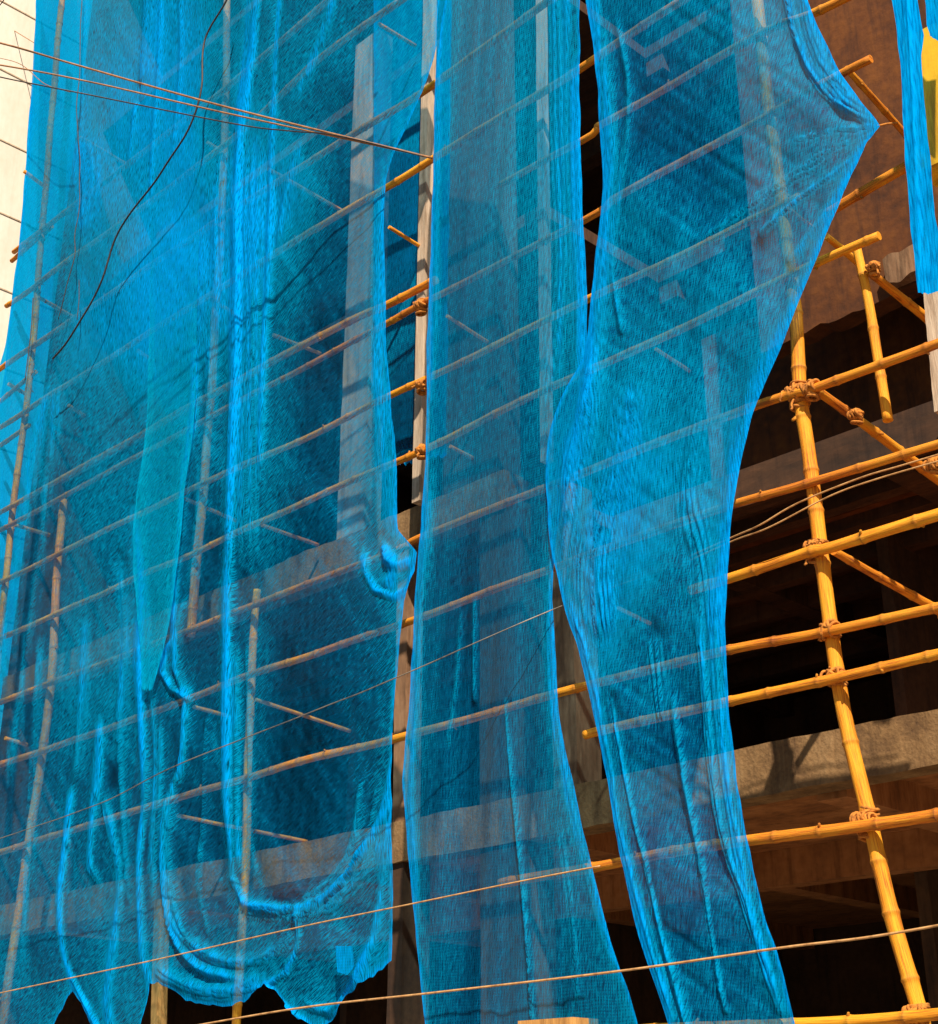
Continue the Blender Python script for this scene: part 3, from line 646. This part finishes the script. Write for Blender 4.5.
# left net
net('broad blue net with long gathered folds and scalloped bottom swags over the left half',
    left=[(38, -30), (36, 0), (31, 100), (22, 220), (8, 330), (0, 400), (-30, 520), (-60, 800), (-70, 1100)],
    right=[(445, -30), (440, 0), (434, 60), (410, 120), (390, 165), (385, 200), (386, 300), (387, 350), (391, 400), (396, 460), (399, 530), (416, 552), (415, 572), (404, 600), (402, 624), (396, 690), (392, 760), (392, 800), (392, 940), (388, 1100)],
    y0=-30, bottom=[(0, 1075), (.22, 1070), (.31, 990), (.345, 1015), (.37, 1062), (.44, 1062), (.475, 982), (.50, 984), (.55, 1000), (.62, 1007), (.68, 1001), (.725, 984), (.75, 992), (.80, 1018), (.845, 1030), (.88, 1016), (.93, 985), (1, 962)],
    Y0=-.22, base=.45, mat='net_left', seed=1, hem=(.6, .9), rag=2.0,
    wr=[(9, 90, -28, .005, .05), (34, 160, -35, .025, .08), (70, 260, 4, .05, .12), (5, 60, 3, .003, .05)],
    folds=[([(262, -30), (258, 40), (244, 130), (240, 260), (238, 380), (233, 520), (231, 650), (230, 760), (234, 880)], 7, 2.2, 1.5, .10),
           ([(283, -30), (276, 60), (271, 160), (268, 260), (262, 380), (260, 480)], 2, 3, 1.0, .03),
           ([(252, 150), (252, 230), (256, 330), (250, 420), (243, 560)], 13, 13, .55, .06),
           ([(237, 650), (236, 760), (238, 870)], 4, 4, .9, .05),
           ([(195, 345), (192, 430), (183, 480), (177, 560), (173, 640)], 3, 3, 1.1, .05),
           ([(173, 640), (164, 655), (162, 672), (172, 690), (190, 700)], 2.5, 4, 1.2, .06),
           ([(190, 700), (176, 668), (178, 630), (186, 600)], 3, 3, .8, .05),
           ([(186, 690), (182, 760), (168, 800), (164, 860), (172, 930), (198, 968), (240, 980)], 3, 5, 1.2, .07),
           ([(172, 800), (170, 880), (188, 940), (230, 962), (272, 955), (298, 930)], 6, 6, .55, .05),
           ([(135, 510), (142, 580), (140, 660), (143, 740), (147, 800), (140, 860), (144, 960), (150, 985)], 4, 2.5, 1.2, .06),
           ([(146, 560), (150, 660), (155, 760), (150, 880)], 2, 2, .6, .03),
           ([(100, 720), (98, 770), (92, 830), (92, 870), (100, 880)], 4, 3, 1.0, .05),
           ([(104, 800), (116, 845), (120, 890), (110, 1000), (118, 1060)], 5, 4, .8, .05),
           ([(72, 790), (66, 850), (61, 900), (68, 960), (85, 1000), (100, 1030), (112, 1060)], 4, 2.5, 1.6, .07),
           ([(234, 880), (246, 903), (290, 908), (320, 900), (352, 870), (384, 810), (393, 760)], 4, 3, 1.2, .07),
           ([(240, 905), (300, 918), (345, 895), (385, 835)], 9, 9, .5, .05),
           ([(300, 908), (299, 950), (288, 972), (268, 985), (285, 1005), (305, 1022)], 3, 3, 1.3, .06),
           ([(155, 968), (185, 985), (225, 992), (262, 980)], 9, 7, .55, .05),
           ([(300, 1000), (330, 1012), (350, 990), (372, 940), (384, 870), (390, 800)], 5, 5, .5, .05),
           ([(372, 940), (360, 975), (340, 1010)], 3, 3, .6, .03),
           ([(367, 553), (369, 573), (378, 590), (395, 597), (409, 588), (414, 570)], 5, 3, 1.6, .09),
           ([(385, 545), (388, 560), (400, 566), (412, 560)], 5, 5, 1.2, .07), ([(392, 552), (394, 575), (386, 588)], 7, 7, .8, .06),
           ([(386, 190), (383, 280), (380, 380), (392, 500), (398, 545)], 9, 7, .45, .05),
           ([(378, 190), (376, 300), (372, 400)], 5, 5, .25, .03),
           ([(160, -30), (158, 60), (152, 140), (150, 200)], 1.5, 4, .45, .02), ([(178, -30), (180, 60), (172, 150)], 1.5, 5, .35, .02),
           ([(208, 340), (206, 420), (196, 520), (188, 590)], 2, 7, .3, .02), ([(219, 150), (214, 240), (216, 330)], 2, 9, .3, .02),
           ([(120, 560), (124, 640), (118, 720), (121, 800), (128, 900)], 2, 5, .45, .03), ([(84, 620), (80, 700), (74, 780)], 2, 6, .4, .03),
           ([(205, 720), (203, 800), (198, 880), (206, 930)], 1.5, 5, .35, .02), ([(160, 720), (158, 800), (152, 900)], 2, 4, .5, .03),
           ([(40, 640), (32, 740), (28, 860), (20, 980)], 2, 7, .5, .03), ([(246, 640), (248, 740), (250, 840), (262, 890)], 1.2, 5, .4, .02),
           ([(360, 780), (352, 840), (330, 880), (300, 900)], 2, 6, .45, .03), ([(378, 780), (362, 850), (332, 895), (290, 920)], 1.5, 4, .45, .03),
           ([(310, 120), (290, 170), (276, 240)], 2, 6, .3, .02), ([(60, 380), (48, 470), (38, 560), (22, 680), (8, 780)], 3, 8, .5, .03),
           ([(338, -20), (330, 15), (314, 60), (295, 100)], 4, 5, .6, .03),
           ([(250, -30), (248, 20), (242, 90), (238, 120)], 1.5, 2, .8, .02),
           ([(146, -30), (144, 30), (140, 80)], 1.5, 14, .5, .03),
           ([(134, 104), (128, 160)], 1, 1.5, 1.0, .01),
           ([(88, -30), (83, 60), (80, 130), (72, 190)], 3, 5, .35, .02),
           ([(85, 140), (90, 180), (82, 230)], 10, 8, .5, .02),
           ([(50, 380), (30, 470), (10, 600), (-5, 690)], 4, 12, .6, .03)],
    patches=[(200, 250, 140, 62, -40, .38), (150, 330, 100, 60, -60, .25), (170, 60, 70, 130, 0, .45), (330, 280, 60, 150, 0, -.22), (330, 650, 120, 150, -20, -.12), (330, 400, 60, 120, 0, -.08),
             (230, 850, 150, 80, 0, -.10), (60, 60, 30, 200, 0, -.15), (30, 560, 34, 240, 5, -.2), (30, 200, 26, 260, 5, -.1), (230, 760, 260, 170, -20, -.14), (113, 775, 7, 15, 14, -.36), (108, 762, 4, 8, -20, -.2), (90, 620, 60, 160, 0, .10),
             (300, 30, 60, 60, 0, .15), (200, 560, 40, 80, 0, -.2), (215, 115, 20, 90, 4, -.45), (190, 270, 150, 40, -38, .22), (30, 620, 30, 200, 8, -.1), (110, 450, 50, 90, 0, .1), (150, 180, 130, 190, -20, .45)])
# doubled strip in front of it
net('narrow doubled blue strip over the left net, tapering to a gather halfway',
    left=[(152, 60), (150, 290), (148, 360), (146, 430), (136, 500), (133, 560), (141, 660), (142, 700)], right=[(204, 60), (198, 285), (196, 345), (194, 420), (186, 480), (178, 560), (166, 640), (150, 700)],
    y0=60, bottom=[(0, 690), (1, 690)], Y0=-.30, base=.32, mat='net_teal', seed=5, hem=(.15, .5), hemw=1.4, bottom_hem=.1, wr=[(14, 120, 2, .01, .08)], top_fade=1)
# end net across the end of the scaffold
e0 = P(36, 0, -.16)[0]
net('blue net closing the far left end of the scaffold against the cream wall',
    left=[(37, -30), (34, 60), (30, 110), (21, 220), (8, 330), (-8, 400), (-30, 520), (-60, 800), (-70, 1100)],
    right=[(98, -30), (94, 0), (80, 140), (70, 260), (62, 400), (52, 504), (36, 650), (8, 830), (-20, 1000)],
    y0=-30, bottom=[(0, 1000), (1, 1000)], Y0=0, planeX=-17.9, base=.75, mat='net_dense', seed=9, hem=(.5, 0), wr=[(12, 140, 4, .02, .15), (40, 200, 4, .04, .3)])
# back net in the gap
net('faint blue net behind the ledgers in the gap beside the pale post',
    left=[(374, -30), (374, 500)], right=[(452, -30), (446, 500)], y0=-30, bottom=[(0, 470), (1, 455)], Y0=.62, base=.75, mat='net_mid', seed=12, hem=(.1, .1), wr=[(12, 140, 4, .02, .1)], patches=[(410, 470, 60, 150, 0, -.6)])
# middle net
net('tall narrow blue net hanging in the middle between the two gaps',
    left=[(449, -30), (445, 0), (436, 80), (434, 150), (431, 260), (427, 340), (426, 440), (421, 520), (415, 600), (409, 700), (403, 780), (408, 850), (415, 920), (421, 980), (428, 1060)],
    right=[(579, -30), (579, 0), (580, 100), (582, 180), (587, 300), (587, 345), (584, 400), (576, 450), (563, 505), (555, 550), (553, 600), (555, 650), (560, 720), (573, 780), (588, 850), (608, 930), (634, 1010), (648, 1060)],
    y0=-30, bottom=[(0, 1060), (1, 1060)], Y0=-.20, base=.42, mat='net_mid', seed=21, hem=(1.2, .9), bottom_hem=0,
    wr=[(7, 160, 4, .008, .05), (26, 260, 4, .025, .06), (60, 300, -4, .03, .06)],
    folds=[([(440, -30), (436, 100), (434, 300), (430, 400)], 5, 5, .6, .03), ([(428, 480), (420, 600), (414, 720), (410, 800), (420, 930)], 3, 5, .6, .03),
           ([(461, 610), (456, 680), (448, 745)], 2, 2, .5, .02), ([(474, 600), (473, 700)], 1.5, 1.5, .4, .02), ([(505, 700), (512, 790), (520, 870), (528, 960), (532, 1040)], 1.5, 2.5, .5, .03),
           ([(556, -30), (560, 100), (565, 250), (560, 330), (548, 420)], 12, 12, .4, .04), ([(576, 60), (578, 200), (582, 300), (580, 380)], 5, 4, .7, .04),
           ([(560, 510), (552, 600), (554, 700), (568, 790), (590, 880), (620, 980)], 5, 5, .5, .03), ([(560, 820), (570, 900), (578, 1000)], 3, 3, .3, .02)],
    patches=[(500, 130, 60, 200, 0, .10), (480, 620, 70, 130, 0, -.06), (480, 780, 120, 330, 0, -.15), (540, 180, 34, 240, 0, .12)])
# right net
net('wide blue net on the right, drawn out to a sharp upper right point',
    left=[(586, -30), (587, 0), (596, 60), (600, 130), (603, 190), (596, 260), (589, 320), (586, 355), (566, 388), (550, 430), (546, 480), (550, 540), (563, 600), (584, 670), (602, 750), (616, 830), (634, 920), (660, 1000), (680, 1060)],
    right=[(798, -30), (808, 0), (824, 40), (842, 75), (862, 103), (881, 126), (868, 142), (846, 190), (825, 240), (802, 295), (780, 350), (758, 400), (744, 450), (735, 500), (729, 560), (726, 640), (729, 710), (736, 770), (747, 840), (764, 910), (782, 970), (802, 1060)],
    y0=-30, bottom=[(0, 1060), (1, 1060)], Y0=-.24, base=.50, mat='net_right', seed=33, hem=(1.6, 1.6), hemw=2.4, bottom_hem=0,
    wr=[(8, 120, 14, .010, .06), (24, 190, 22, .03, .08), (60, 220, -40, .04, .08), (7, 100, -55, .006, .03)],
    folds=[([(590, -30), (600, 60), (612, 140), (606, 220), (598, 300), (592, 380), (576, 450), (566, 520)], 12, 6, .9, .08),
           ([(616, 20), (628, 90), (622, 180), (612, 260), (620, 330)], 3, 3, .5, .03), ([(590, 340), (592, 420), (575, 500), (562, 560)], 8, 8, .6, .05),
           ([(782, -30), (796, 40), (822, 90), (850, 112), (880, 126)], 4, 8, .7, .03), ([(800, -20), (815, 40), (838, 85), (862, 108)], 9, 6, .5, .05),
           ([(881, 126), (840, 128), (790, 140)], 3, 7, .3, .01), ([(881, 127), (850, 160), (800, 196), (760, 230)], 3, 6, .5, .015), ([(881, 128), (858, 165), (830, 205), (790, 260)], 3, 6, .5, .015), ([(881, 126), (830, 150), (770, 190), (700, 240)], 5, 12, .25, .015),
           ([(860, 160), (838, 210), (812, 265), (785, 330), (760, 385), (742, 440), (733, 500), (727, 570), (724, 650)], 8, 3, .8, .06),
           ([(700, 400), (690, 480), (700, 560), (706, 640)], 14, 14, .2, .04), ([(640, 380), (620, 470), (596, 560), (600, 640)], 24, 20, .35, .05),
           ([(720, 560), (716, 650), (722, 740), (735, 830), (755, 920), (780, 1010)], 5, 4, .8, .05),
           ([(570, 600), (590, 670), (606, 750), (622, 840), (645, 930), (672, 1020)], 4, 5, 1.1, .06), ([(612, 700), (630, 800), (650, 880), (668, 960), (690, 1040)], 2.5, 4, .7, .05),
           ([(672, 700), (684, 780), (700, 860), (712, 930), (724, 1010)], 3, 3, .5, .04), ([(700, 620), (708, 720), (722, 830), (745, 900), (765, 960)], 4, 4, .6, .05), ([(655, 640), (662, 720)], 6, 6, .15, .03)],
    patches=[(690, 470, 120, 110, -25, .28), (720, 90, 90, 80, 0, -.02), (660, 110, 70, 90, -20, -.14), (700, 200, 60, 60, -20, -.08), (700, 30, 60, 40, -20, .10), (700, 320, 90, 60, -20, .14), (620, 560, 40, 110, 10, .30), (665, 730, 50, 30, -15, -.1), (680, 860, 100, 200, -15, -.16)])
# strip at upper right
net('small bright blue net strip hanging alone at the upper right corner',
    left=[(888, -30), (891, 0), (899, 55), (904, 145), (910, 220), (918, 293)], right=[(924, -30), (918, 0), (924, 35), (921, 55), (926, 120), (931, 165), (934, 215), (940, 240), (944, 294)],
    y0=-30, bottom=[(0, 293), (.5, 294), (1, 289)], Y0=-.2, base=2.0, mat='net_dense', seed=44, hem=(.8, .8), bottom_hem=.8, rag=.8,
    wr=[(5, 100, 6, .012, .5), (14, 160, 3, .03, .4)], folds=[([(905, -20), (912, 100), (918, 290)], 3, 3, .8, .03)])
net('short curled piece of blue net at the top right edge',
    left=[(921, -30), (926, 5), (927, 25), (930, 34)], right=[(955, -30), (955, 46)], y0=-30, bottom=[(0, 36), (.5, 44), (1, 50)], Y0=-.12, base=1.6, mat='net_dense', seed=45, hem=(.8, .8), bottom_hem=.8, rag=.5, wr=[(8, 40, 10, .02, .4)])
# patch
net('small pale blue square patch sewn on the bottom swag of the left net',
    left=[(335, 944), (337, 974)], right=[(353, 950), (354, 968)], y0=946, bottom=[(0, 972), (.6, 975), (1, 966)], Y0=-.36, base=.9, mat='net_mid', seed=50, hem=(.1, .1), bottom_hem=.1, wr=[(8, 30, 10, .004, .1)], rag=.3)

# a cord ties the pointed corner back to a putlog
cable([P(878, 126, -.24), P(886, 124, -.15), P(897, 123, .12)], .008, 'rope', 'short cord tying the pointed net corner to the thin putlog', 'tie_cord', 'cord')
# ------------------------------------------------------------------ light, sky, camera
SUN_AZ = R(40); SUN_EL = R(43.5)          # sun stands towards +X and in front of the facade
sd = Vector((math.cos(SUN_AZ) * math.cos(SUN_EL), -math.sin(SUN_AZ) * math.cos(SUN_EL), math.sin(SUN_EL)))
sl = bpy.data.lights.new('sun', 'SUN'); sl.energy = 5.0; sl.angle = R(.8); sl.color = (1, .88, .72)
so = bpy.data.objects.new('sun', sl); link(so); so.location = (10, -20, 30); so.rotation_euler = (-sd).to_track_quat('-Z', 'Y').to_euler()
w = bpy.data.worlds.new('World'); sc.world = w; w.use_nodes = True; nt = w.node_tree
sky = nt.nodes.new('ShaderNodeTexSky'); sky.sky_type = 'NISHITA'; sky.sun_disc = False
sky.sun_elevation = SUN_EL; sky.sun_rotation = math.atan2(sd.x, sd.y)
bg = nt.nodes['Background']; bg.inputs[1].default_value = .05; nt.links.new(sky.outputs[0], bg.inputs[0])

cam = bpy.data.cameras.new('camera'); co = bpy.data.objects.new('camera', cam); link(co); sc.camera = co
from mathutils import Matrix
co.matrix_world = Matrix(((rt[0], up[0], -fw[0], CAM[0]), (rt[1], up[1], -fw[1], CAM[1]), (rt[2], up[2], -fw[2], CAM[2]), (0, 0, 0, 1)))
cam.sensor_fit = 'VERTICAL'; cam.sensor_height = 24; cam.lens = 24 * F / CH; cam.clip_end = 2000; cam.clip_start = .05
sc.view_settings.view_transform = 'Standard'; sc.view_settings.look = 'None'; sc.view_settings.gamma = 1; sc.view_settings.use_curve_mapping = False
sc.view_settings.exposure = .52
sc.cycles.transparent_max_bounces = 32; sc.cycles.max_bounces = 8; sc.cycles.use_denoising = True
sc.cycles.use_adaptive_sampling = False
